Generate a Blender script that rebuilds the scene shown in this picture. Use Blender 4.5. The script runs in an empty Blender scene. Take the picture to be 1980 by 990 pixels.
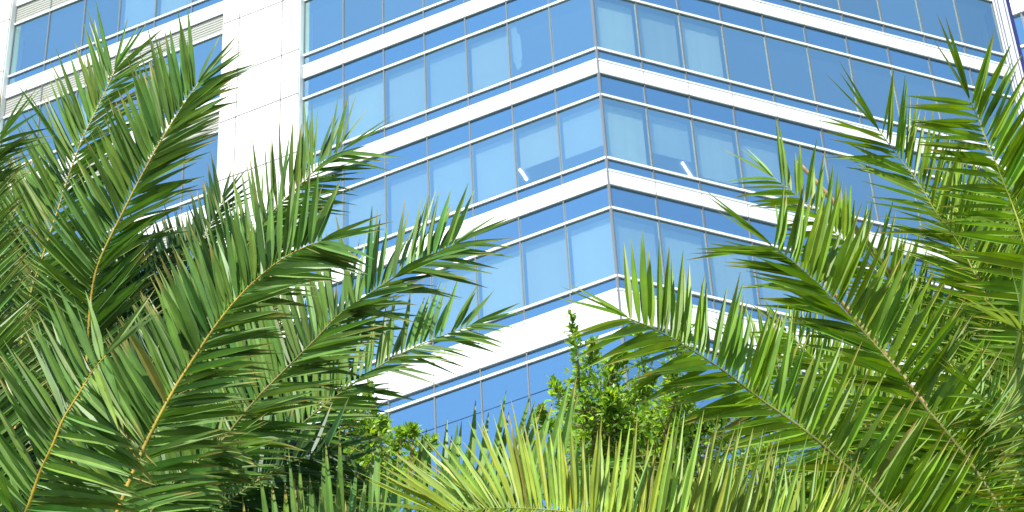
import bpy, math, random
from mathutils import Vector, Matrix
random.seed(7)
R = math.radians
scene = bpy.context.scene
col = scene.collection

# ------------------------------------------------------------------ camera
F = 6143.8                      # focal length in photograph pixels (1980 wide)
PITCH, ROLL, EYE = 0.81199, -0.05628, 1.6
CAM = Vector((0, 0, EYE))
r0 = Vector((1, 0, 0)); u0 = Vector((0, -math.sin(PITCH), math.cos(PITCH))); FWD = Vector((0, math.cos(PITCH), math.sin(PITCH)))
c_, s_ = math.cos(ROLL), math.sin(ROLL)
RIGHT = c_*r0 + s_*u0; UP = -s_*r0 + c_*u0
cd = bpy.data.cameras.new("camera"); cam = bpy.data.objects.new("camera", cd); col.objects.link(cam)
cd.sensor_width = 36; cd.lens = 36*F/1980; cd.clip_start = 0.1; cd.clip_end = 3000
m = Matrix((RIGHT, UP, -FWD)).transposed().to_4x4(); m.translation = CAM
cam.matrix_world = m
cd.dof.use_dof = True; cd.dof.focus_distance = 12.2; cd.dof.aperture_fstop = 24
scene.camera = cam

def at(x, y, d):
    v = FWD + RIGHT*((x-990)/F) - UP*((y-495)/F)
    return CAM + v.normalized()*d

# ------------------------------------------------------------------ mesh helpers
class MB:
    def __init__(s): s.v = []; s.f = []; s.c = []; s.smooth = False
    def quad(s, a, b, c, d):
        i = len(s.v); s.v += [a, b, c, d]; s.f.append((i, i+1, i+2, i+3))
    def hexa(s, p):             # eight corners: 0-3 bottom loop, 4-7 top loop
        i = len(s.v); s.v += p
        for f in ((3,2,1,0),(4,5,6,7),(0,1,5,4),(1,2,6,5),(2,3,7,6),(3,0,4,7)): s.f.append(tuple(i+k for k in f))
    def box(s, a, b):
        x0,y0,z0 = a; x1,y1,z1 = b
        s.hexa([Vector(q) for q in ((x0,y0,z0),(x1,y0,z0),(x1,y1,z0),(x0,y1,z0),(x0,y0,z1),(x1,y0,z1),(x1,y1,z1),(x0,y1,z1))])
    def prism(s, poly, z0, z1):
        n = len(poly); i = len(s.v)
        s.v += [Vector((p[0],p[1],z0)) for p in poly] + [Vector((p[0],p[1],z1)) for p in poly]
        s.f.append(tuple(i+k for k in range(n-1,-1,-1))); s.f.append(tuple(i+n+k for k in range(n)))
        for k in range(n):
            l = (k+1) % n; s.f.append((i+k, i+l, i+n+l, i+n+k))
    def tube(s, pts, rad, n=8, colr=None, flat=1.0):
        base = len(s.v); ref = Vector((0.31, 0.22, 0.92)); N = len(pts)
        for k, p in enumerate(pts):
            t = (pts[min(k+1, N-1)] - pts[max(k-1, 0)]).normalized()
            a = t.cross(ref)
            if a.length < 1e-3: a = t.cross(Vector((1,0,0)))
            a.normalize(); b = t.cross(a); r = rad[k] if isinstance(rad, (list, tuple)) else rad
            for j in range(n):
                w = 2*math.pi*j/n; s.v.append(p + a*(r*math.cos(w)) + b*(r*flat*math.sin(w)))
                if colr is not None: s.c.append(colr)
        for k in range(N-1):
            for j in range(n):
                j2 = (j+1) % n
                s.f.append((base+k*n+j, base+k*n+j2, base+(k+1)*n+j2, base+(k+1)*n+j))
        s.f.append(tuple(base+j for j in range(n-1,-1,-1))); s.f.append(tuple(base+(N-1)*n+j for j in range(n)))
    def build(s, name, mat, parent=None, smooth=False):
        me = bpy.data.meshes.new(name); me.from_pydata([tuple(v) for v in s.v], [], s.f); me.update()
        if s.c and len(s.c) == len(s.v):
            at_ = me.color_attributes.new("tint", 'FLOAT_COLOR', 'POINT')
            flat = []
            for q in s.c: flat += [q[0], q[1], q[2], 1.0]
            at_.data.foreach_set("color", flat)
        if smooth or s.smooth:
            me.polygons.foreach_set("use_smooth", [True]*len(me.polygons))
        me.materials.append(mat)
        o = bpy.data.objects.new(name, me); col.objects.link(o)
        if parent is not None:
            o.parent = parent; o.matrix_parent_inverse = Matrix.Translation(-parent.location)
        return o

def tag(o, label=None, cat=None, group=None, kind=None):
    if label: o["label"] = label
    if cat: o["category"] = cat
    if group: o["group"] = group
    if kind: o["kind"] = kind
    return o
def empty(name, loc):
    o = bpy.data.objects.new(name, None); o.location = loc; o.empty_display_size = 0.2; col.objects.link(o); return o

# ------------------------------------------------------------------ materials
def new_mat(name):
    m = bpy.data.materials.new(name); m.use_nodes = True
    nt = m.node_tree; nt.nodes.clear(); out = nt.nodes.new("ShaderNodeOutputMaterial")
    return m, nt, out
def N(nt, t, **kw):
    n = nt.nodes.new(t)
    for k, v in kw.items(): setattr(n, k, v)
    return n
def simple(name, rgb, rough=0.5, spec=0.5, var=0.0, scale=3.0, bump=0.0, metallic=0.0):
    m, nt, out = new_mat(name); L = nt.links
    p = N(nt, "ShaderNodeBsdfPrincipled"); p.inputs["Roughness"].default_value = rough
    p.inputs["Specular IOR Level"].default_value = spec; p.inputs["Metallic"].default_value = metallic
    p.inputs["Base Color"].default_value = (*rgb, 1)
    if var or bump:
        tc = N(nt, "ShaderNodeTexCoord"); nz = N(nt, "ShaderNodeTexNoise"); nz.inputs["Scale"].default_value = scale; nz.inputs["Detail"].default_value = 5
        L.new(tc.outputs["Object"], nz.inputs["Vector"])
        if var:
            rp = N(nt, "ShaderNodeMapRange"); rp.inputs["From Min"].default_value = .3; rp.inputs["From Max"].default_value = .7
            rp.inputs["To Min"].default_value = 1-var; rp.inputs["To Max"].default_value = 1+var
            L.new(nz.outputs["Fac"], rp.inputs["Value"])
            mx = N(nt, "ShaderNodeVectorMath", operation='SCALE'); mx.inputs[0].default_value = rgb
            L.new(rp.outputs["Result"], mx.inputs["Scale"]); L.new(mx.outputs["Vector"], p.inputs["Base Color"])
        if bump:
            b = N(nt, "ShaderNodeBump"); b.inputs["Strength"].default_value = bump; b.inputs["Distance"].default_value = 0.02
            L.new(nz.outputs["Fac"], b.inputs["Height"]); L.new(b.outputs["Normal"], p.inputs["Normal"])
    L.new(p.outputs[0], out.inputs[0]); return m

def glass_mat(name, refl, trans, fac, body=None, wav=0.0):
    """reflective solar glass: mirror of the sky over a tinted see-through (or opaque back-painted) pane"""
    m, nt, out = new_mat(name); L = nt.links
    g = N(nt, "ShaderNodeBsdfGlossy"); g.inputs["Color"].default_value = (*refl, 1); g.inputs["Roughness"].default_value = 0.03
    if body is None:
        t = N(nt, "ShaderNodeBsdfTransparent"); t.inputs["Color"].default_value = (*trans, 1)
    else:
        t = N(nt, "ShaderNodeBsdfDiffuse"); t.inputs["Color"].default_value = (*body, 1)
    tc = N(nt, "ShaderNodeTexCoord"); nz = N(nt, "ShaderNodeTexNoise"); nz.inputs["Scale"].default_value = 0.45; nz.inputs["Detail"].default_value = 2
    L.new(tc.outputs["Object"], nz.inputs["Vector"])
    b = N(nt, "ShaderNodeBump"); b.inputs["Strength"].default_value = 0.25; b.inputs["Distance"].default_value = 0.02
    L.new(nz.outputs["Fac"], b.inputs["Height"]); L.new(b.outputs["Normal"], g.inputs["Normal"])
    mx = N(nt, "ShaderNodeMixShader"); oi = N(nt, "ShaderNodeObjectInfo"); mr = N(nt, "ShaderNodeMapRange")
    mr.inputs["To Min"].default_value = fac-.05; mr.inputs["To Max"].default_value = fac+.05
    L.new(oi.outputs["Random"], mr.inputs["Value"]); L.new(mr.outputs["Result"], mx.inputs[0])
    L.new(t.outputs[0], mx.inputs[1]); L.new(g.outputs[0], mx.inputs[2]); L.new(mx.outputs[0], out.inputs[0])
    return m

def leaf_mat(name, trans_gain=(1.5, 1.5, .7), tfac=0.34, rough=0.4):
    """leaf blade: own colour per leaflet (tint), waxy surface and light passing through"""
    m, nt, out = new_mat(name); L = nt.links
    a = N(nt, "ShaderNodeAttribute", attribute_name="tint")
    tc = N(nt, "ShaderNodeTexCoord"); nz = N(nt, "ShaderNodeTexNoise"); nz.inputs["Scale"].default_value = 9; nz.inputs["Detail"].default_value = 4
    L.new(tc.outputs["Object"], nz.inputs["Vector"])
    rp = N(nt, "ShaderNodeMapRange"); rp.inputs["From Min"].default_value = .3; rp.inputs["From Max"].default_value = .7
    rp.inputs["To Min"].default_value = .78; rp.inputs["To Max"].default_value = 1.22
    L.new(nz.outputs["Fac"], rp.inputs["Value"])
    sc = N(nt, "ShaderNodeVectorMath", operation='SCALE'); L.new(a.outputs["Color"], sc.inputs[0]); L.new(rp.outputs["Result"], sc.inputs["Scale"])
    p = N(nt, "ShaderNodeBsdfPrincipled"); p.inputs["Roughness"].default_value = rough; p.inputs["Specular IOR Level"].default_value = 0.22
    L.new(sc.outputs["Vector"], p.inputs["Base Color"])
    ml = N(nt, "ShaderNodeVectorMath", operation='MULTIPLY'); ml.inputs[1].default_value = trans_gain; L.new(sc.outputs["Vector"], ml.inputs[0])
    t = N(nt, "ShaderNodeBsdfTranslucent"); L.new(ml.outputs["Vector"], t.inputs["Color"])
    mx = N(nt, "ShaderNodeMixShader"); mx.inputs[0].default_value = tfac
    L.new(p.outputs[0], mx.inputs[1]); L.new(t.outputs[0], mx.inputs[2]); L.new(mx.outputs[0], out.inputs[0])
    return m

M = {}
M['white'] = simple("white_cladding", (.60, .62, .63), .42, .4, .05, .6)
M['stone'] = simple("white_stone_panel", (.64, .635, .615), .55, .3, .045, .7)
M['joint'] = simple("panel_joint", (.04, .04, .04), .8)
M['rail'] = simple("white_aluminium", (.80, .81, .82), .35, .5)
M['shade_and_wall'] = simple("dark_shade_strip_and_wall", (.11, .15, .20), .6)  # painted shade under rails and bands; also colours the backing walls
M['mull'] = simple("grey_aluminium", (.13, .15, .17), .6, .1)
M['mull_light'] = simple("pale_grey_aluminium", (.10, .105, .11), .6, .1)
M['louvre'] = simple("louvre_grey", (.29, .30, .27), .6, .3, .05, 2)
M['vision'] = glass_mat("blue_reflective_glass", (.70, .99, 1.0), (.84, .96, .93), .70)
M['spandrel'] = glass_mat("blue_backpainted_glass", (.45, .63, .71), None, .66, body=(.06, .17, .33))
M['blind'] = simple("pale_roller_blind", (.74, .78, .74), .8, .2, .03, 1.5)
M['slab'] = simple("ceiling_white", (.45, .47, .48), .8)
M['core'] = simple("interior_wall", (.24, .31, .40), .8)
M['groove'] = simple("dark_blue_groove", (.025, .03, .12), .7, .1)
M['concrete'] = simple("concrete", (.36, .35, .33), .8, .3, .1, .5)
M['frond_l'] = leaf_mat("palm_leaf_deep_green", (1.5, 1.6, .5), .14, .48)
M['frond_r'] = leaf_mat("palm_leaf_yellow_green", (1.6, 1.5, .40), .22, .48)
M['broad'] = leaf_mat("broad_leaf_green", (1.7, 1.7, .5), .42, .4)
M['rachis'] = leaf_mat("frond_stem", (1, 1, 1), .0, .65)
M['bark'] = simple("palm_bark", (.17, .13, .09), .9, .2, .35, 9, .8)
M['wood'] = simple("branch_bark", (.20, .15, .10), .9, .2, .25, 12, .4)
M['dry'] = simple("dry_brown_stalk", (.30, .19, .10), .8, .2, .3, 14, .4)
M['grass'] = simple("lawn", (.06, .10, .03), .9, .2, .3, .8, .3)
M['pave'] = simple("paving", (.33, .32, .30), .85, .3, .12, .7)
lm, nt, out = new_mat("lamp_tube"); e = N(nt, "ShaderNodeEmission"); e.inputs[0].default_value = (1, .98, .94, 1); e.inputs[1].default_value = 4; nt.links.new(e.outputs[0], out.inputs[0]); M['lamp'] = lm

nt = M['blind'].node_tree; oi = nt.nodes.new("ShaderNodeObjectInfo"); mr = nt.nodes.new("ShaderNodeMapRange"); mr.inputs["To Min"].default_value = .72; mr.inputs["To Max"].default_value = 1.05
pb = [n for n in nt.nodes if n.type == 'BSDF_PRINCIPLED'][0]; src = pb.inputs["Base Color"].links[0].from_socket
vm = nt.nodes.new("ShaderNodeVectorMath"); vm.operation = 'SCALE'; nt.links.new(oi.outputs["Random"], mr.inputs["Value"]); nt.links.new(src, vm.inputs[0]); nt.links.new(mr.outputs["Result"], vm.inputs["Scale"]); nt.links.new(vm.outputs["Vector"], pb.inputs["Base Color"])

# ------------------------------------------------------------------ setting
g = MB(); g.quad(Vector((-900,-900,0)), Vector((900,-900,0)), Vector((900,900,0)), Vector((-900,900,0)))
tag(g.build("ground", M['grass']), kind="structure")
g = MB(); g.quad(Vector((-120,22,.004)), Vector((120,22,.004)), Vector((120,140,.004)), Vector((-120,140,.004)))
tag(g.build("plaza", M['pave']), kind="structure")
g = MB(); g.quad(Vector((-60,-6,.004)), Vector((60,-6,.004)), Vector((60,2.5,.004)), Vector((-60,2.5,.004)))
tag(g.build("footpath", M['pave']), kind="structure")

# ------------------------------------------------------------------ tower
CX, CY = 2.354, 50.0
AL, AR, WL, WR = 0.3892, 0.38296, 1.1548, 1.1767
ZA1, H = 59.922+EYE, 4.0326
OT, OBT, OB = .4288, .9437, 1.7447
def A(n): return ZA1-(n-1)*H
class Face:
    def __init__(s, sign, cx=CX, cy=CY, ang=None):
        a = ang if ang is not None else (AL if sign < 0 else AR)
        s.o = Vector((cx, cy, 0)); s.d = Vector((sign*math.cos(a), math.sin(a), 0)); s.n = Vector((sign*math.sin(a), -math.cos(a), 0)); s.sign = sign
    def p(s, u, z, n): return s.o + s.d*u + Vector((0,0,z)) + s.n*n
    def box(s, mb, u0, u1, z0, z1, n0, n1):
        P = s.p
        q = [P(u0,z0,n1), P(u1,z0,n1), P(u1,z0,n0), P(u0,z0,n0), P(u0,z1,n1), P(u1,z1,n1), P(u1,z1,n0), P(u0,z1,n0)]
        if s.sign < 0: q = [q[1],q[0],q[3],q[2],q[5],q[4],q[7],q[6]]
        mb.hexa(q)
    def pane(s, mb, u0, u1, z0, z1, n, tilt=0):
        tx, tz = random.gauss(0, tilt), random.gauss(0, tilt)
        P = s.p
        q = [P(u0,z0,n-tx-tz), P(u1,z0,n+tx-tz), P(u1,z1,n+tx+tz), P(u0,z1,n-tx+tz)]
        if s.sign < 0: q.reverse()
        mb.quad(*q)
FL, FR = Face(-1), Face(1)
tower = empty("office_tower", (CX, CY, 0))
tag(tower, "large blue glass tower with white bands and a white stone pier behind the palms", "building")
UL = 7*WL; UP0, UP1 = 7*WL, 9*WL; UW0, UW1 = 9*WL, 15*WL; UE = 17.2*WL; UR = 10*WR
TOP = A(-3)+1.2
LOW = A(4)

def miter(u0, sign): return u0
def strip(face, name, mat, u0, u1, z0, z1, n0, n1, part=True):
    b = MB(); face.box(b, u0, u1, z0, z1, n0, n1); return b.build(name, mat, tower)
zones = [(FL, 0, UL, WL, 7, 'main'), (FR, 0, UR, WR, 10, 'main'), (FL, UW0, UW1, WL, 6, 'wing')]
rows = list(range(-3, 4))
K = math.tan(AL/2+AR/2)       # corner mitre helper
for zi, (face, u0, u1, w, nb, kind) in enumerate(zones):
    corner = (u0 == 0)
    for n in rows:
        a = A(n); obt = 1.42 if n == 3 else OBT
        def ext(pn):                      # how far the piece runs past the corner so that both sides meet
            return -pn*math.tan((AL+AR)/2) if corner and face is FL else (pn*math.tan((AL+AR)/2)*0 if corner else 0)
        # sill rail and head rail: white nose, and a dark strip below that paints its shadow
        for z in (a, a-OB):
            b = MB(); face.box(b, u0, u1, z-.026, z+.036, -.02, .05); b.build("rail", M['rail'], tower)
            b = MB(); face.box(b, u0, u1, z-.05, z-.027, -.02, .02); b.build("rail_shade_strip", M['shade_and_wall'], tower)
        # narrow glass above the band
        b = MB()
        for k in range(nb): face.pane(b, u0+k*w, u0+(k+1)*w, a-OT, a-.06, 0.0, .0012)
        b.build("spandrel_glass", M['spandrel'], tower)
        # white band, lip on top
        b = MB()
        for k in range(nb):
            face.box(b, u0+k*w+.009, u0+(k+1)*w-.009, a-obt, a-OT-.07, -.02, .06)
        bd = b.build("cladding_band", M['white'], tower)
        b = MB(); face.box(b, u0, u1, a-OT-.062, a-OT, -.02, .072); b.build("band_lip", M['white'], bd)
        b = MB(); face.box(b, u0, u1, a-obt+.002, a-OT-.03, -.03, .045); b.build("band_joint", M['joint'], bd)
        b = MB(); face.box(b, u0, u1, a-obt-.03, a-obt-.002, -.03, .03); b.build("band_shade_strip", M['shade_and_wall'], bd)  # dark strip painting the shade under the band
        # below the band: glass, or louvres on the left wing
        if kind == 'main':
            b = MB()
            for k in range(nb): face.pane(b, u0+k*w, u0+(k+1)*w, a-OB+.03, a-obt-.01, 0.0, .0012)
            b.build("spandrel_glass", M['spandrel'], tower)
        else:
            b = MB(); z = a-OB+.05; ns = 14; st = (obt*-1+OB-.07)/ns
            for k in range(ns):
                P = face.p
                face.box(b, u0+.01, u1-.01, z+k*st+.006, z+(k+1)*st-.004, -.06, .0+.012*(k % 2))
            b.build("louvre_grille", M['louvre'], tower)
    # mullions
    for k in range(nb+1):
        if kind == 'main' and face is FR and k == 0: continue
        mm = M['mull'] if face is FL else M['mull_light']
        b = MB(); u = u0+k*w; hw = .014 if k else .03
        face.box(b, u-hw, u+hw, LOW-8, TOP, -.08, .038); b.build("mullion", mm, tower)

# blinds per window: (zone, row below the window, bay) -> fraction of the opening covered
blind = {}
def setb(z, n, vals):
    for k, v in vals.items(): blind[(z, n, k)] = v
setb(0, 1, {2: 1, 3: 1, 4: 1, 5: .97, 6: .9})
setb(0, 2, {0: .70, 1: .62, 2: .92, 3: .95, 4: .9, 5: 1, 6: .6})
setb(0, 3, {0: 1, 1: 1, 2: .98, 3: .9, 4: 1, 5: .8, 6: 1})
setb(1, 1, {0: 1, 1: 1, 2: 1})
setb(1, 2, {0: .93, 1: .64, 2: .85, 3: .8})
setb(1, 3, {0: 1, 1: .97, 2: .9, 3: 1, 5: .9})
setb(2, -1, {2: .9, 1: 1, 0: .8})
setb(2, 0, {1: .9, 3: 1})
WINDOW_ROWS = {0: (0, 1, 2, 3), 1: (-1, 0, 1, 2, 3), 2: (-2, -1, 0)}
for zi, (face, u0, u1, w, nb, kind) in enumerate(zones):
    rest = MB()
    for n in range(-2, 5):
        z0, z1 = A(n)+.04, A(n-1)-OB-.06
        if n == 4: continue
        for k in range(nb):
            ua, ub = u0+k*w+.016, u0+(k+1)*w-.016
            if n not in WINDOW_ROWS[zi]:
                face.pane(rest, ua, ub, z0, z1, 0, .002); continue
            b = MB(); face.pane(b, ua, ub, z0, z1, 0, .0022)
            win = b.build("window", M['vision'], tower)
            f = blind.get((zi, n, k))
            if f:
                b = MB(); zt = z1-.02; zb = z1-(z1-z0)*f
                nn = 9; uu = [ua+.07+(ub-ua-.11)*j/nn for j in range(nn+1)]
                for j in range(nn):
                    d0 = -.17+.004*math.sin(j*2.1+k); d1 = -.17+.004*math.sin((j+1)*2.1+k)
                    q = [face.p(uu[j],zb,d0), face.p(uu[j+1],zb,d1), face.p(uu[j+1],zt,d1), face.p(uu[j],zt,d0)]
                    if face.sign < 0: q.reverse()
                    b.quad(*q)
                b.build("blind", M['blind'], win)
    if rest.v: tag(rest.build("upper_window", M['vision'], tower), kind="stuff")
# torn blind hanging in the second window from the corner
b = MB(); face = FL; ua = 2*WL; z1 = A(0)-OB-.1; prof = [(0,.05,.17),(.12,.05,.20),(.2,.05,.22),(.24,.05,.28),(.5,.05,.30),(.8,.07,.30),(.82,.10,.27),(.93,.13,.28),(1,.15,.2)]
hh = 1.75
for (f0, a0, b0), (f1, a1, b1) in zip(prof, prof[1:]):
    b.quad(face.p(ua-a0, z1-f0*hh, -.09), face.p(ua-a1, z1-f1*hh, -.09), face.p(ua-b1, z1-f1*hh, -.09), face.p(ua-b0, z1-f0*hh, -.09))
tb = b.build("torn_blind", M['blind'], tower); tag(tb, "torn strip of blind hanging behind the glass")

# lower storeys below the last band: plain glass with a dark joint
for zi, (face, u0, u1, w, nb, kind) in enumerate(zones):
    b = MB(); z = A(3)-OB-.06; j1 = z-.93
    for k in range(nb):
        face.pane(b, u0+k*w+.016, u0+(k+1)*w-.016, j1+.012, z, 0, .001)
        zz = j1-.012
        while zz > 1:
            zl = max(.4, zz-2.4); face.pane(b, u0+k*w+.016, u0+(k+1)*w-.016, zl+.012, zz, 0, .002); zz = zl-.012
    b.build("lower_glazing", M['spandrel'], tower)
    b = MB(); face.box(b, u0, u1, .2, z+.001, -.14, -.03); b.build("backing_wall", M['shade_and_wall'], tower)

# corner post where both facades meet
b = MB(); b.tube([Vector((CX, CY-.01, LOW-8)), Vector((CX, CY-.01, TOP))], .04, 8); b.build("corner_post", M['mull'], tower)

# stone piers with open joints
def pier(u0, u1, cuts, n1=.30):
    body = MB(); FL.box(body, u0+.03, u1-.03, 0, TOP+.6, -.6, n1-.02)
    bo = body.build("stone_pier", M['joint'], tower)
    b = MB(); zs = [TOP+.62]
    for n in range(-3, 18):
        zs += [A(n), A(n)-OB-.02]
    zs = [z for z in zs if z > .1] + [.02]
    us = [u0] + [u0+(u1-u0)*c for c in cuts] + [u1]
    for za, zb in zip(zs, zs[1:]):
        for ua, ub in zip(us, us[1:]):
            FL.box(b, ua+.014, ub-.014, zb+.024, za-.024, n1-.06, n1)
        FL.box(b, u0, u0+.06, zb+.006, za-.006, -.5, n1-.065); FL.box(b, u1-.06, u1, zb+.006, za-.006, -.5, n1-.065)
    b.build("stone_panels", M['stone'], bo)
pier(UP0, UP1, (.22, .78)); pier(UW1, UE, (.5,))

# end pilaster on the right facade: white fins with dark grooves
b = MB(); FR.box(b, UR+.003, UR+.56, 0, TOP+.6, -.5, .03); pil = b.build("end_pilaster", M['groove'], tower)
b = MB()
for ua, ub, n1 in ((.0,.05,.05),(.09,.135,.05),(.18,.33,.05),(.375,.42,.05)):
    FR.box(b, UR+ua, UR+ub, 0, TOP+.6, -.1, n1)
b.build("fin", M['white'], pil)

# interior: slabs used as ceilings, core walls, roof
PL = FL.p(UE, 0, -.3); PC = FL.p(0, 0, -.3); PR = FR.p(UR+.54, 0, -.3)
BL = PL + Vector((-2, 22, 0)); BR = PR + Vector((-2, 22, 0))
pi_ = [PL, PC + Vector((0, .12, 0)), PR, BR, BL]
for n in range(-3, 4):
    b = MB(); b.prism(pi_, A(n)-OB-.03, A(n)-.02); b.build("floor_slab", M['slab'], tower)
b = MB(); b.prism(pi_, TOP, TOP+.6); b.build("roof", M['concrete'], tower)
q = [FL.p(UE-1, 0, -5.5), FL.p(0, 0, -6) + Vector((0, .3, 0)), FR.p(UR, 0, -5.5), BR+Vector((-1,-.2,0)), BL+Vector((1,-.2,0))]
b = MB(); b.prism(q, 0, TOP-.01); b.build("core_wall", M['core'], tower)
b = MB(); b.prism([BL, BL+Vector((.5,0,0)), PL+Vector((.5,0,0)), PL], 0, TOP-.02); b.prism([PR-Vector((.5,0,0)), PR, BR, BR-Vector((.5,0,0))], 0, TOP-.02)
b.build("side_wall", M['stone'], tower)
# ceiling lamps seen through the glass
def lamp(pa, pb, n):
    z = A(n)-OB-.06
    def hit(x, y):
        d = at(x, y, 1.0)-CAM; return CAM + d*((z-EYE)/d.z)
    a, c = hit(*pa), hit(*pb); w = (c-a).cross(Vector((0,0,1))).normalized()*.026
    b = MB(); b.hexa([a-w, a+w, c+w, c-w, *(p+Vector((0,0,.03)) for p in (a-w, a+w, c+w, c-w))]); b.build("ceiling_lamp", M['lamp'], tower)
lamp((1005, 328), (1019, 349), 1); lamp((1319, 315), (1337, 343), 1)

# ------------------------------------------------------------------ neighbouring tower, past the right end
nb0 = at(1952, 60, 104); ne = empty("neighbouring_tower", (nb0.x, nb0.y, 0))
tag(ne, "farther blue glass tower with pale bands, glimpsed past the right end of the large tower", "building")
FN = Face(1, nb0.x, nb0.y, -AL)
zz = nb0.z+1.2
bb = MB(); FN.box(bb, -1.0, 14, 0, 96, -9, -.05); bb.build("wall", M['shade_and_wall'], ne)
for k in range(-2, 5):
    z = zz - k*4.0
    b = MB(); FN.box(b, -1, 14, z-.6, z+.25, -.1, .1); b.build("cladding_band", M['white'], ne)
    b = MB()
    for j in range(10): FN.pane(b, -1+j*1.5+.02, -1+(j+1)*1.5-.02, z-3.7, z-.62, 0, .002)
    b.build("window_strip", M['spandrel'], ne)
    b = MB(); FN.box(b, -1, 14, z-2.2, z-2.12, -.1, .05); b.build("rail", M['rail'], ne)
b = MB(); 
for j in range(11): FN.box(b, -1+j*1.5-.03, -1+j*1.5+.03, 0, 96, -.1, .06)
tag(b.build("mullion", M['mull'], ne))

# ------------------------------------------------------------------ palms
def catmull(pts, n):
    P = [pts[0]+(pts[0]-pts[1])] + pts + [pts[-1]+(pts[-1]-pts[-2])]; out = []
    segs = len(pts)-1
    for i in range(n+1):
        u = i/n*segs; k = min(int(u), segs-1); t = u-k
        a, b, c, d = P[k], P[k+1], P[k+2], P[k+3]
        out.append(.5*((2*b)+(c-a)*t+(2*a-5*b+4*c-d)*t*t+(3*b-a-3*c+d)*t*t*t))
    return out
def resample(p, n):
    L = [0]
    for a, b in zip(p, p[1:]): L.append(L[-1]+(b-a).length)
    out = []; k = 0
    for i in range(n+1):
        s = L[-1]*i/n
        while k < len(L)-2 and L[k+1] < s: k += 1
        f = (s-L[k])/max(1e-9, L[k+1]-L[k]); out.append(p[k].lerp(p[k+1], f))
    return out, L[-1]

G = Vector((0, 0, -1))
def leaflet(mb, base, d, nrm, length, width, droop, fold, tint, dry, side_bend=0):
    """one folded lance-shaped blade: keel in the middle, both edges raised"""
    ns = 7; p = base.copy(); prev = None; i0 = len(mb.v)
    g = G - d*G.dot(d)
    rel = (.36, .82, 1.0, .95, .80, .58, .31, .0)
    for k in range(ns+1):
        s = k/ns
        dd = (d + g*(droop*s*s*.45)).normalized()
        w = dd.cross(nrm).normalized(); n2 = w.cross(dd).normalized()
        hw = width*.5*rel[k]
        if k == ns: hw = width*.03
        ft = fold*(1-.35*s)
        f = tint
        if dry and s > .82: f = tuple(a*(1-dry)+b*dry for a, b in zip(tint, (.25, .20, .06)))
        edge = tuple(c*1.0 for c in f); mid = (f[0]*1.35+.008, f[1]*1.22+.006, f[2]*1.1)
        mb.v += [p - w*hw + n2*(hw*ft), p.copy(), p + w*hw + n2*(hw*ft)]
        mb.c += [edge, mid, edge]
        p = p + dd*(length/ns)
    for k in range(ns):
        a = i0+3*k; mb.f += [(a, a+1, a+4, a+3), (a+1, a+2, a+5, a+4)]

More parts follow.
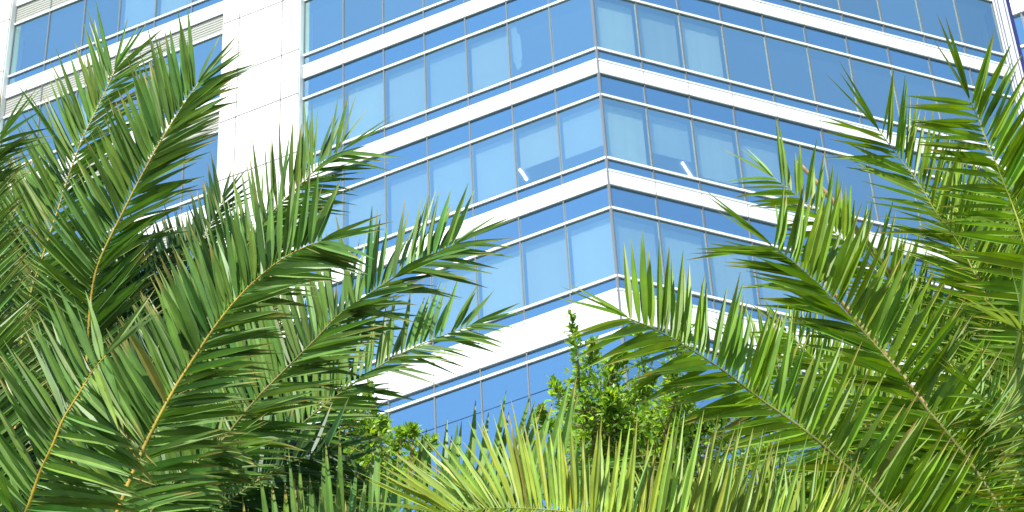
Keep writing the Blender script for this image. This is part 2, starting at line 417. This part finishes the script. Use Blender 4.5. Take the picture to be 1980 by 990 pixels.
PX = 1/F
UPFACE = Vector((-.12, -.80, .58)).normalized()
def facing(T, V, face, roll):
    a = V*face + UPFACE*(1-face); a = (a - T*a.dot(T)).normalized()      # the frond's upper side: turned to the sky and the street
    return Matrix.Rotation(R(roll), 3, T) @ a
def spread(T, V, Nn, side, ang):
    """direction of a leaflet in the plane of its frond, splayed by ang from the stem as one sees it from the street"""
    Ti = (T - V*T.dot(V)).normalized()
    di = Matrix.Rotation(R(-side*ang), 3, V) @ Ti
    k = V.dot(Nn); k = math.copysign(max(abs(k), .45), k)
    l = di - V*(di.dot(Nn)/k)
    return l.normalized(), min(1.55, l.length)
def slope(q, k=1.0): return (q[0], q[1], q[2]*(1 + k*(700-q[1])/F*1.03))
def frond(parent, pts, L=170, roll=0, aL=(64, 26), aR=(64, 26), v=18, droop=.18, gap=8.6, start=.2, wid=9.8, tint='l', stem=8,
          fold=1.0, tw=18, apow=1.15, face=.3, lean=1.0, fan=1, seed=None, bias=0, stemcol=(.20, .17, .03), label=None, end=.5, dL=0, dR=0):
    rnd = random.Random(seed if seed is not None else hash((round(pts[-1][0]), round(pts[-1][1])))&0xffff)
    P3 = [at(*slope(q, lean)) for q in pts]
    path, tot = resample(catmull(P3, 90), 120)
    dm = sum(q[2] for q in pts)/len(pts); u = dm*PX           # metres per photograph pixel at this frond
    Lm = L*u*.89; wm = wid*u; gm = gap*u
    mb = MB()
    cols = {'l': (.080, .165, .030), 'r': (.104, .200, .012), 'b': (.185, .270, .040), 'd': (.030, .080, .022), 'y': (.140, .225, .012), 'p': (.15, .235, .06)}[tint]  # tint d: leaf colour darkened to paint shade in the crown's gaps
    nl = max(6, int(tot*(1-start)/gm))
    for side in (-1, 1):
        aa = aL if side < 0 else aR; dx = dL if side < 0 else dR
        for i in range(nl):
            if rnd.random() < .025: continue
            t = start + (1-start)*(i+rnd.uniform(-.25, .25)+(.25 if side > 0 else 0))/nl
            t = min(.999, max(start, t)); q = (t-start)/(1-start)
            k = t*120; k0 = min(119, int(k)); b = path[k0].lerp(path[k0+1], k-k0)
            T = (path[min(120, k0+2)]-path[max(0, k0-2)]).normalized()
            V = (CAM-b).normalized(); Nn = facing(T, V, face, roll); S = T.cross(Nn)
            ang = aa[0]+(aa[1]-aa[0])*q**apow + rnd.gauss(0, 2.6)
            d, ext = spread(T, V, Nn, side, ang)
            vv = v*.3 + rnd.choice((-10, 0, 0, 10)) + rnd.gauss(0, 5)
            d = (d + Nn*math.tan(R(vv))).normalized()
            prof = (.35+.65*min(1, q/.16)) * (1-(1-end)*max(0, (q-.35)/.65)**1.3)
            ln = Lm*prof*ext*rnd.uniform(.92, 1.06)
            bn = Matrix.Rotation(R(rnd.gauss(0, tw)+bias*side), 3, d) @ Nn
            tt = rnd.gauss(1, .13); yy = rnd.gauss(0, .10)
            ti = (cols[0]*tt*(1+yy), cols[1]*tt, cols[2]*tt*(1-yy))
            dry = rnd.choice((0, 0, .25, .5, .7)) 
            sag = 1.1 if rnd.random() < .025 else 0
            if rnd.random() < .004: ti = (.14, .15, .035); dry = .9
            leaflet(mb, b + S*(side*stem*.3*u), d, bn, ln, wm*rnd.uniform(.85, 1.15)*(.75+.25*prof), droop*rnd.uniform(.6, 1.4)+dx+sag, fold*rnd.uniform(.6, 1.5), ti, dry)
    # end leaflets at the tip
    T = (path[120]-path[116]).normalized(); b = path[120]; V = (CAM-b).normalized(); Nn = facing(T, V, face, roll); S = T.cross(Nn)
    for a in ((-9, 4, 10)[:2+fan] if fan else ()):
        d = (T*math.cos(R(a))+S*math.sin(R(a))).normalized()
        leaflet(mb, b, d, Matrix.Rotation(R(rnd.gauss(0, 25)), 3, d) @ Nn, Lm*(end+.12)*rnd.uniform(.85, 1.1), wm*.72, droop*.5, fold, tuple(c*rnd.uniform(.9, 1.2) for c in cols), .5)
    fr = mb.build("frond", M['frond_r'] if tint in 'rbyp' else M['frond_l'], parent, smooth=False)
    if label: fr["label"] = label
    sb = MB(); rs = []; n = 40; pp = [path[i*3] for i in range(n+1)]
    for i in range(n+1): rs.append(u*stem*.5*(1.75-1.45*(i/n)**.8))
    sb.tube(pp, rs, 7, None, .8)
    for i in range(n+1):
        f = i/n
        for j in range(7): sb.c.append(tuple(c*rnd.uniform(.9, 1.1)*(1.0-.15*(1-f)) for c in stemcol))
    sb.build("rachis", M['rachis'], fr, smooth=True)
    return fr

def palm(name, label, crown, trunk_r=.19):
    c = at(*slope(crown)); root = empty(name, (c.x, c.y, 0)); tag(root, label, "palm tree", "date palms in front of the tower")
    b = MB(); pts, rad = [], []; h = c.z-.1; n = int(h/.075)
    for i in range(n+1):
        z = h*i/n; r = trunk_r*(1.25-.25*min(1, z/1.2))*(1+.10*((i*.5) % 1)); 
        if z > h-.8: r *= 1+.55*(1-(h-z)/.8)
        pts.append(Vector((c.x+.05*math.sin(z*.5), c.y+.04*math.cos(z*.7)-.04, z))); rad.append(r)
    b.tube(pts, rad, 14); b.build("trunk", M['bark'], root)
    return root, crown

left, CL = palm("palm_tree", "deep green date palm on the left with long arching yellow-stemmed fronds before the white pier", (80, 1270, 12.6))
right, CR = palm("palm_tree", "yellow-green date palm on the right with densely layered fronds leaning left", (2090, 1190, 12.6))
low, CM = palm("palm_tree", "low date palm at the bottom centre with pale upright leaflets on an arching stem", (1720, 1420, 10.9))
YS = (.34, .235, .02); GS = (.23, .25, .03)

# ---- left palm
frond(left, [CL, (160, 760, 12.4), (172, 620, 12.3), (187, 520, 12.2), (238, 410, 12.1), (300, 292, 12.0), (350, 210, 12.0), (384, 160, 12.0)], L=185, aL=(66, 42), aR=(54, 30), start=.3, end=.82, stem=8, stemcol=YS, roll=8, v=12, droop=.05, dR=.08, wid=12.5)
frond(left, [(30,1270,12.9), (30, 800, 12.9), (52, 600, 12.8), (86, 485, 12.7), (119, 384, 12.7), (146, 303, 12.6), (167, 252, 12.6), (192, 202, 12.6), (222, 136, 12.6)], L=180, aL=(60, 36), aR=(56, 34), start=.35, end=.88, stem=6, stemcol=YS, roll=-6, v=10, droop=.04)
frond(left, [(40,1270,11.8), (-45, 900, 11.5), (-72, 650, 11.4), (-64, 450, 11.3), (-36, 330, 11.2), (0, 268, 11.1)], L=215, aL=(60, 30), aR=(66, 34), start=.25, end=.6, stem=8, stemcol=YS, v=12, droop=.15, tint='l')
frond(left, [(40,1270,12.0), (-60, 950, 11.9), (-110, 700, 11.8), (-112, 520, 11.7), (-90, 400, 11.7), (-50, 330, 11.6)], L=225, aL=(60, 30), aR=(70, 40), start=.2, end=.6, stem=8, stemcol=YS, v=12, droop=.15, tint='d')
frond(left, [(120,1270,11.2), (250, 930, 11.1), (323, 778, 11.0), (379, 687, 10.95), (424, 621, 10.9), (470, 566, 10.85), (530, 512, 10.8), (580, 482, 10.8), (622, 467, 10.75)], L=200, aL=(66, 48), aR=(66, 40), start=.24, end=.7, stem=9, wid=16, stemcol=YS, v=14, droop=.10, dR=.22, roll=14, bias=-8)
frond(left, [(110,1270,12.8), (330, 760, 12.7), (430, 560, 12.6), (500, 442, 12.5), (561, 376, 12.4), (591, 348, 12.4), (621, 318, 12.3), (664, 290, 12.2)], L=172, aL=(62, 34), aR=(52, 34), start=.36, end=.8, stem=6, stemcol=(.27,.20,.03), v=10, droop=.05, dR=.08)
frond(left, [(20,1270,11.0), (30, 1060, 10.7), (53, 987, 10.5), (76, 919, 10.4), (101, 864, 10.3), (121, 813, 10.25), (152, 763, 10.2), (177, 722, 10.15), (195, 698, 10.1), (205, 688, 10.1)], L=225, aL=(52, 56), aR=(66, 122), apow=2.2, start=.12, end=.8, stem=9, wid=15, stemcol=YS, v=4, droop=.10, dR=.2)
frond(left, [(140,1270,12.0), (354, 939, 11.9), (429, 854, 11.9), (495, 773, 11.8), (540, 727, 11.8), (605, 662, 11.7), (651, 613, 11.7), (696, 581, 11.6), (752, 543, 11.6), (802, 515, 11.5), (843, 492, 11.5), (880, 472, 11.5)], L=190, aL=(68, 40), aR=(52, 28), start=.28, end=.78, stem=7, stemcol=(.17,.15,.03), v=12, droop=.06, dR=.10, wid=13)
frond(left, [(150,1270,12.9), (400, 985, 12.8), (465, 924, 12.8), (540, 858, 12.7), (610, 798, 12.7), (661, 758, 12.7), (711, 722, 12.6), (762, 692, 12.6), (812, 667, 12.6), (863, 647, 12.6), (910, 630, 12.6)], L=150, aL=(66, 38), aR=(62, 26), start=.33, end=.75, stem=5.5, stemcol=(.20,.18,.05), v=10, droop=.05, dR=.16, gap=11, wid=12)
# fillers deeper in the left crown, tint d darkened as painted shade
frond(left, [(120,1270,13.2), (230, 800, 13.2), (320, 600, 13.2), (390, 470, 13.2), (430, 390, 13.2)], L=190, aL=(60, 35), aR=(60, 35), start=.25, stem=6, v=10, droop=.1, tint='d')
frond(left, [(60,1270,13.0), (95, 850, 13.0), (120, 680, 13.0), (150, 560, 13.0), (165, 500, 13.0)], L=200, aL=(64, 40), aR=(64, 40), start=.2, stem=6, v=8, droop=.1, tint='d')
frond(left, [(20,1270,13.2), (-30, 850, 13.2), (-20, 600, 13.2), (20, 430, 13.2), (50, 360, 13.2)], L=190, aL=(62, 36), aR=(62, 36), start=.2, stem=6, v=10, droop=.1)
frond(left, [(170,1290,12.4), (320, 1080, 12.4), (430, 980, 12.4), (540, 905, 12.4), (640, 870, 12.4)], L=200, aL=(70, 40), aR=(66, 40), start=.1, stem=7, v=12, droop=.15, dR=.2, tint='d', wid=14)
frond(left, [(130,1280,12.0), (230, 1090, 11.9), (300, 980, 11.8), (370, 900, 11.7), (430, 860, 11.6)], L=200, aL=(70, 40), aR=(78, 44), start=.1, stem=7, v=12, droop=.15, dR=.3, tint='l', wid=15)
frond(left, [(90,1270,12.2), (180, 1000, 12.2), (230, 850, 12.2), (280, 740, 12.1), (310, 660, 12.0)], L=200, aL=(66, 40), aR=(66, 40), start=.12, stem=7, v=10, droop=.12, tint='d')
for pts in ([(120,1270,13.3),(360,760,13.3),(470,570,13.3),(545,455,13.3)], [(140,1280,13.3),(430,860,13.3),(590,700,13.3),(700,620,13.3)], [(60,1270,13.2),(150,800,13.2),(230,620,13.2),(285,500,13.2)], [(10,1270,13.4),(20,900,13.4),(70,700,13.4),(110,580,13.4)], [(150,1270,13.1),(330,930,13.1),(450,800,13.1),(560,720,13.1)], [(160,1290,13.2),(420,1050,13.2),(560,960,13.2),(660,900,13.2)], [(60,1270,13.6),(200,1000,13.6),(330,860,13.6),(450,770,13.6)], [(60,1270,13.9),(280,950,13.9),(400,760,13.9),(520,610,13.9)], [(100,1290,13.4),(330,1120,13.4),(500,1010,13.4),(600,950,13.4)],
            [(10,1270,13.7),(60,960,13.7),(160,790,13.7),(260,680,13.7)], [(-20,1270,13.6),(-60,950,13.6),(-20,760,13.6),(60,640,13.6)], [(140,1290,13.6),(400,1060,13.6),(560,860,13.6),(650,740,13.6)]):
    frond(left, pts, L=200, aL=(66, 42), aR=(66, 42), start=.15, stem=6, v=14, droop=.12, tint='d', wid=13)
# the frond whose upright leaflets stand in a row at the bottom
frond(left, [(250,1330,11.9), (480, 1150, 11.9), (620, 1065, 11.9), (760, 998, 11.9), (880, 950, 11.9), (1000, 918, 11.9), (1110, 905, 11.9)], L=188, aL=(64, 62), aR=(60, 50), start=.18, end=.85, stem=7, v=6, droop=0, tint='l', wid=14, gap=12, seed=5)
frond(left, [(260,1330,11.6), (480, 1210, 11.6), (620, 1125, 11.6), (760, 1060, 11.6), (900, 1020, 11.6), (1040, 1000, 11.6)], L=175, aL=(64, 66), aR=(60, 50), start=.2, end=.85, stem=7, v=6, droop=0, tint='l', wid=13, gap=10)

# ---- right palm
frond(right, [CR, (2060, 800, 12.2), (2010, 580, 12.1), (1977, 455, 12.0), (1957, 394, 12.0), (1916, 293, 11.9), (1894, 237, 11.9), (1873, 189, 11.8)], L=180, aL=(80, 60), aR=(70, 47), start=.3, end=.95, stem=6.5, stemcol=GS, tint='r', v=12, droop=.08, gap=14, wid=14)
frond(right, [(2080,1190,12.6), (1990, 760, 12.5), (1890, 540, 12.4), (1850, 465, 12.4), (1815, 419, 12.3), (1775, 353, 12.3), (1737, 303, 12.3), (1699, 252, 12.2)], L=172, aL=(60, 41), aR=(62, 42), start=.3, end=.95, stem=6, stemcol=GS, tint='r', v=10, droop=.08, gap=13.5)
frond(right, [(2060,1190,13.6), (1880, 760, 13.5), (1760, 600, 13.4), (1700, 530, 13.4), (1654, 485, 13.3), (1608, 444, 13.3), (1553, 389, 13.2), (1495, 343, 13.2)], L=130, aL=(56, 40), aR=(70, 44), start=.34, end=.95, stem=5, stemcol=GS, tint='r', v=10, droop=.06, gap=14, wid=11)
frond(right, [(2060,1190,11.6), (1900, 930, 11.5), (1815, 818, 11.4), (1785, 783, 11.4), (1735, 717, 11.3), (1674, 647, 11.3), (1593, 561, 11.2), (1540, 512, 11.2), (1490, 474, 11.1)], L=195, aL=(52, 28), aR=(80, 60), start=.22, end=.88, stem=8, stemcol=(.15,.16,.03), tint='r', v=10, droop=.06, gap=10, wid=15)
frond(right, [(2020,1250,11.0), (1840, 1090, 10.9), (1724, 990, 10.8), (1654, 919, 10.8), (1563, 838, 10.7), (1472, 773, 10.7), (1381, 705, 10.6), (1280, 644, 10.5), (1212, 614, 10.5)], L=185, aL=(66, 48), aR=(88, 58), start=.16, end=.85, stem=8.5, stemcol=(.13,.14,.03), tint='r', v=10, droop=.03, gap=10, wid=15)
frond(right, [(2200,1130,10.6), (2130, 900, 10.2), (2060, 740, 10.0), (2005, 668, 9.9), (1978, 646, 9.85), (1964, 636, 9.8)], L=215, aL=(70, 116), aR=(62, 44), apow=2, face=.15, start=.2, end=.85, stem=8, stemcol=(.22,.22,.08), tint='p', v=4, droop=.2, gap=10, wid=12)
# fillers deeper in the right crown
frond(right, [(2080,1190,13.0), (2010, 860, 13.0), (1930, 650, 12.9), (1880, 500, 12.8), (1850, 400, 12.8)], L=190, aL=(68, 45), aR=(68, 45), start=.15, stem=6, stemcol=GS, tint='y', v=10, droop=.08)
frond(right, [(2090,1190,12.9), (2060, 820, 12.8), (2000, 620, 12.7), (1960, 500, 12.6)], L=200, aL=(72, 45), aR=(70, 45), start=.15, stem=6, stemcol=GS, tint='y', v=12, droop=.08)
frond(right, [(2070,1190,12.7), (1950, 900, 12.7), (1860, 740, 12.6), (1780, 620, 12.6), (1720, 540, 12.5)], L=180, aL=(60, 42), aR=(70, 45), start=.15, stem=6, stemcol=GS, tint='r', v=10, droop=.08)
frond(right, [(2050,1200,12.9), (1880, 980, 12.9), (1740, 850, 12.8), (1620, 740, 12.8), (1520, 640, 12.7)], L=170, aL=(62, 42), aR=(78, 50), start=.12, stem=6, stemcol=GS, tint='r', v=10, droop=.08)
frond(right, [(2060,1210,12.3), (1930, 1030, 12.2), (1820, 930, 12.1), (1720, 850, 12.0)], L=190, aL=(66, 45), aR=(80, 50), start=.1, stem=6, stemcol=GS, tint='l', v=10, droop=.1)
frond(right, [(2090,1190,11.9), (2030, 960, 11.7), (1960, 830, 11.5), (1890, 760, 11.3)], L=200, aL=(70, 45), aR=(76, 50), start=.1, stem=7, stemcol=GS, tint='r', v=12, droop=.15)
frond(right, [(2150,1190,11.4), (2110, 980, 11.0), (2040, 850, 10.7), (1980, 830, 10.5)], L=230, aL=(80, 60), aR=(76, 50), start=.1, stem=7, stemcol=GS, tint='r', v=4, droop=.4, wid=10)
frond(right, [(2040,1230,12.0), (1920, 1120, 12.0), (1800, 1050, 12.0), (1660, 1010, 12.0), (1540, 1000, 12.0)], L=190, aL=(70, 45), aR=(70, 45), start=.1, stem=7, stemcol=GS, tint='r', v=10, droop=.05)
for pts in ([(2090,1190,13.5),(2040,700,13.4),(1985,460,13.3),(1950,330,13.3)], [(2080,1190,13.5),(1965,660,13.4),(1890,450,13.3),(1840,370,13.3)], [(2060,1200,13.3),(1800,920,13.2),(1610,770,13.2),(1450,670,13.1)], [(2060,1210,13.0),(1840,1000,12.9),(1640,870,12.9),(1480,790,12.8)], [(2090,1190,13.4),(1960,930,13.4),(1840,780,13.4),(1700,660,13.3)], [(2060,1200,13.6),(1860,1010,13.6),(1700,910,13.6),(1560,820,13.6)], [(2080,1190,13.7),(2030,800,13.6),(1980,560,13.6),(1940,400,13.5)],
            [(2060,1220,13.2),(1880,1080,13.2),(1760,1000,13.2),(1650,930,13.2)], [(2080,1190,13.3),(2000,980,13.2),(1920,860,13.1),(1800,800,13.0)]):
    frond(right, pts, L=190, aL=(66, 42), aR=(72, 45), start=.12, stem=6, stemcol=GS, v=12, droop=.1, tint='r', gap=11)
# dry flower stalks hanging in the right crown
for a, b_, w_ in (((1543, 313, 13.5), (1720, 530, 13.4), 22), ((1585, 535, 11.9), (1850, 870, 12.0), 18)):
    p0, p1 = at(*slope(a)), at(*slope(b_)); b = MB(); pts = [p0.lerp(p1, i/8)+Vector((0,0,.03*math.sin(i/8*math.pi))) for i in range(9)]
    b.tube(pts, [w_*PX*12.5*.5*(.45+.65*i/8) for i in range(9)], 7, None, .5); b.build("dry_stalk", M['dry'], right, smooth=True)

# ---- low palm, bottom centre
frond(low, [CM, (1600, 1140, 10.6), (1420, 1060, 10.5), (1250, 1015, 10.45), (1120, 993, 10.4), (1030, 984, 10.4), (950, 983, 10.4), (880, 990, 10.4), (846, 996, 10.4)], L=205, aL=(70, 40), aR=(90, 20), apow=6, start=.14, end=.85, stem=6, stemcol=(.25,.25,.05), tint='b', v=14, droop=.02, gap=4.8, wid=10, tw=26)
frond(low, [CM, (1660, 1180, 10.9), (1540, 1090, 10.9), (1420, 1050, 10.9), (1300, 1040, 10.9), (1200, 1050, 10.9)], L=200, aL=(70, 40), aR=(92, 66), start=.14, end=.8, stem=6, tint='b', v=14, droop=.02, gap=5.2, wid=10, tw=26)
frond(low, [CM, (1700, 1220, 10.8), (1640, 1110, 10.7), (1560, 1050, 10.6), (1480, 1030, 10.6)], L=190, aL=(70, 40), aR=(90, 66), start=.14, end=.8, stem=6, tint='r', v=14, droop=.02, gap=5.2, wid=10, tw=26)
frond(low, [CM, (1850, 1280, 10.8), (1960, 1200, 10.7), (2080, 1180, 10.6)], L=190, start=.14, end=.8, stem=6, tint='r', v=14, gap=12)

# ------------------------------------------------------------------ broadleaf trees behind
def leafblade(mb, p, d, n, l, w, tint):
    s = d.cross(n).normalized(); n = s.cross(d).normalized(); i = len(mb.v)
    mb.v += [p, p+d*(l*.35)+s*(w*.5)+n*(w*.14), p+d*(l*.72)+s*(w*.42)+n*(w*.12), p+d*l-n*(l*.05), p+d*(l*.72)-s*(w*.42)+n*(w*.12), p+d*(l*.35)-s*(w*.5)+n*(w*.14), p+d*(l*.5)]
    mb.c += [tint]*7
    mb.f += [(i, i+6, i+5), (i, i+1, i+6), (i+1, i+2, i+6), (i+2, i+3, i+6), (i+3, i+4, i+6), (i+4, i+5, i+6)]
def broadleaf(label, shoots, d, base_px, seed, size=14.5, dens=2.5):
    rnd = random.Random(seed); b0 = at(*base_px, d); root = empty("broadleaf_tree", (b0.x, b0.y, 0)); tag(root, label, "tree")
    u = d*PX; wood = MB(); leaf = MB()
    fork = Vector((b0.x, b0.y, b0.z))
    tp = [Vector((b0.x+.12*math.sin(z*.7), b0.y+.1*math.cos(z*.5)-.1, z)) for z in [b0.z*i/12 for i in range(13)]]
    tr = MB(); tr.tube(tp, [.16-.09*i/12 for i in range(13)], 10); tk = tr.build("trunk", M['wood'], root, smooth=True)
    for pts, rad, n in shoots:
        dd = rnd.uniform(-.5, .5)
        P = [fork.lerp(at(pts[0][0], pts[0][1], d+dd), 0.0)] + [at(x, y, d+dd+rnd.uniform(-.15, .15)) for x, y in pts]
        path, tot = resample(catmull(P, 40), 40)
        wood.tube(path, [u*3.2*(1.1-i/40)**1.3 + .002 for i in range(41)], 5)
        vis0 = .25
        for _ in range(int(n*dens)):
            t = rnd.random()**.8; t = vis0+(1-vis0)*t; k = min(39, int(t*40)); q = path[k].lerp(path[k+1], t*40-k)
            rr = rad*u*(1.12-t)*1.1
            o = Vector((rnd.gauss(0, 1), rnd.gauss(0, 1), rnd.gauss(0, .8))); o = o*(rr*.62)
            if t > .93: o *= .4
            p = q+o
            dr = (o.normalized()*.7 + Vector((rnd.gauss(0, .5), rnd.gauss(0, .5), rnd.gauss(.5, .45)))).normalized()
            n_ = (Vector((rnd.gauss(0, .6), rnd.gauss(-.8, .5), rnd.gauss(.6, .4)))).normalized()
            if abs(dr.dot(n_)) > .95: n_ = Vector((0, -1, .2)).normalized()
            l = size*u*rnd.uniform(.6, 1.25); g_ = rnd.gauss(1, .22)
            c = (.19*g_*rnd.uniform(.8, 1.2), .31*g_, .035*g_)
            leafblade(leaf, p, dr, n_, l, l*.5, c)
            if rnd.random() < .12: wood.tube([q, p], [.004, .002], 3)
    leaf.build("crown", M['broad'], root); wood.build("branch", M['wood'], tk)
sh = [([(1130, 800), (1118, 700), (1108, 640), (1104, 606)], 22, 130), ([(1135, 820), (1140, 720), (1150, 660)], 60, 300), ([(1120, 830), (1085, 770), (1068, 735)], 50, 260),
      ([(1150, 830), (1180, 740), (1205, 680)], 70, 380), ([(1180, 850), (1230, 770), (1262, 730)], 75, 420), ([(1120, 860), (1060, 830), (1045, 790)], 50, 240),
      ([(1220, 880), (1290, 810), (1340, 760)], 80, 420), ([(1260, 900), (1350, 840), (1400, 800)], 80, 420), ([(1150, 900), (1150, 840), (1160, 790)], 90, 420),
      ([(1240, 900), (1240, 850), (1250, 800)], 100, 460), ([(1300, 900), (1310, 800), (1300, 720)], 75, 420), ([(1200, 900), (1190, 820), (1180, 760)], 80, 420), ([(1500, 1000), (1620, 900), (1680, 850)], 100, 420), ([(1500, 1020), (1740, 960), (1820, 900)], 110, 420), ([(1400, 1000), (1560, 960), (1640, 930)], 100, 400), ([(1300, 800), (1310, 700), (1330, 600)], 60, 280), ([(1380, 900), (1450, 780), (1500, 700)], 90, 420),
      ([(1250, 780), (1240, 690), (1235, 640)], 45, 160), ([(1400, 950), (1480, 880), (1560, 840)], 90, 360)]
broadleaf("small-leaved bright green tree at the centre right, a thin shoot rising above its crown", sh, 16.5, (1210, 1010), 3)
sh = [([(700, 900), (720, 850), (740, 815)], 60, 330), ([(720, 930), (770, 860), (800, 830)], 55, 300), ([(680, 930), (650, 870), (640, 830)], 80, 420), ([(690, 980), (700, 930), (710, 890)], 90, 480),
      ([(640, 980), (600, 940), (590, 900)], 90, 420), ([(720, 900), (715, 780), (718, 745)], 45, 160), ([(760, 930), (800, 880), (845, 850)], 38, 150), ([(740, 960), (790, 920), (810, 880)], 50, 200), ([(690, 860), (670, 800), (690, 760)], 60, 260)]
broadleaf("dark green small-leaved tree at the lower left centre, half hidden behind the left palm's fronds", sh, 16.0, (690, 1080), 9)

# ------------------------------------------------------------------ light
SUN_EL, SUN_AZ = 48, 20       # degrees; azimuth counted from straight behind the camera towards its left
sd = Vector((-math.sin(R(SUN_AZ))*math.cos(R(SUN_EL)), -math.cos(R(SUN_AZ))*math.cos(R(SUN_EL)), math.sin(R(SUN_EL))))
sl = bpy.data.lights.new("sun", 'SUN'); sl.energy = 5.0; sl.angle = R(.53); sl.color = (1, .955, .88)
so = bpy.data.objects.new("sun", sl); so.rotation_euler = (-sd).to_track_quat('-Z', 'Y').to_euler(); so.location = (0, -20, 60); col.objects.link(so)
w = bpy.data.worlds.new("World"); scene.world = w; w.use_nodes = True; nt = w.node_tree; nt.nodes.clear()
sk = nt.nodes.new("ShaderNodeTexSky"); sk.sky_type = 'NISHITA'; sk.sun_disc = False; sk.sun_elevation = R(SUN_EL)
sk.sun_rotation = math.atan2(sd.x, sd.y); sk.air_density = 1.0; sk.dust_density = 0.0; sk.ozone_density = 1.5
bg = nt.nodes.new("ShaderNodeBackground"); bg.inputs[1].default_value = .123
ow = nt.nodes.new("ShaderNodeOutputWorld"); nt.links.new(sk.outputs[0], bg.inputs[0]); nt.links.new(bg.outputs[0], ow.inputs[0])
vs = scene.view_settings; vs.view_transform = 'Standard'; vs.look = 'None'; vs.gamma = 1; vs.use_curve_mapping = False; vs.exposure = 1.02
cy = scene.cycles; cy.use_denoising = True; cy.max_bounces = 10; cy.transparent_max_bounces = 16; cy.transmission_bounces = 8
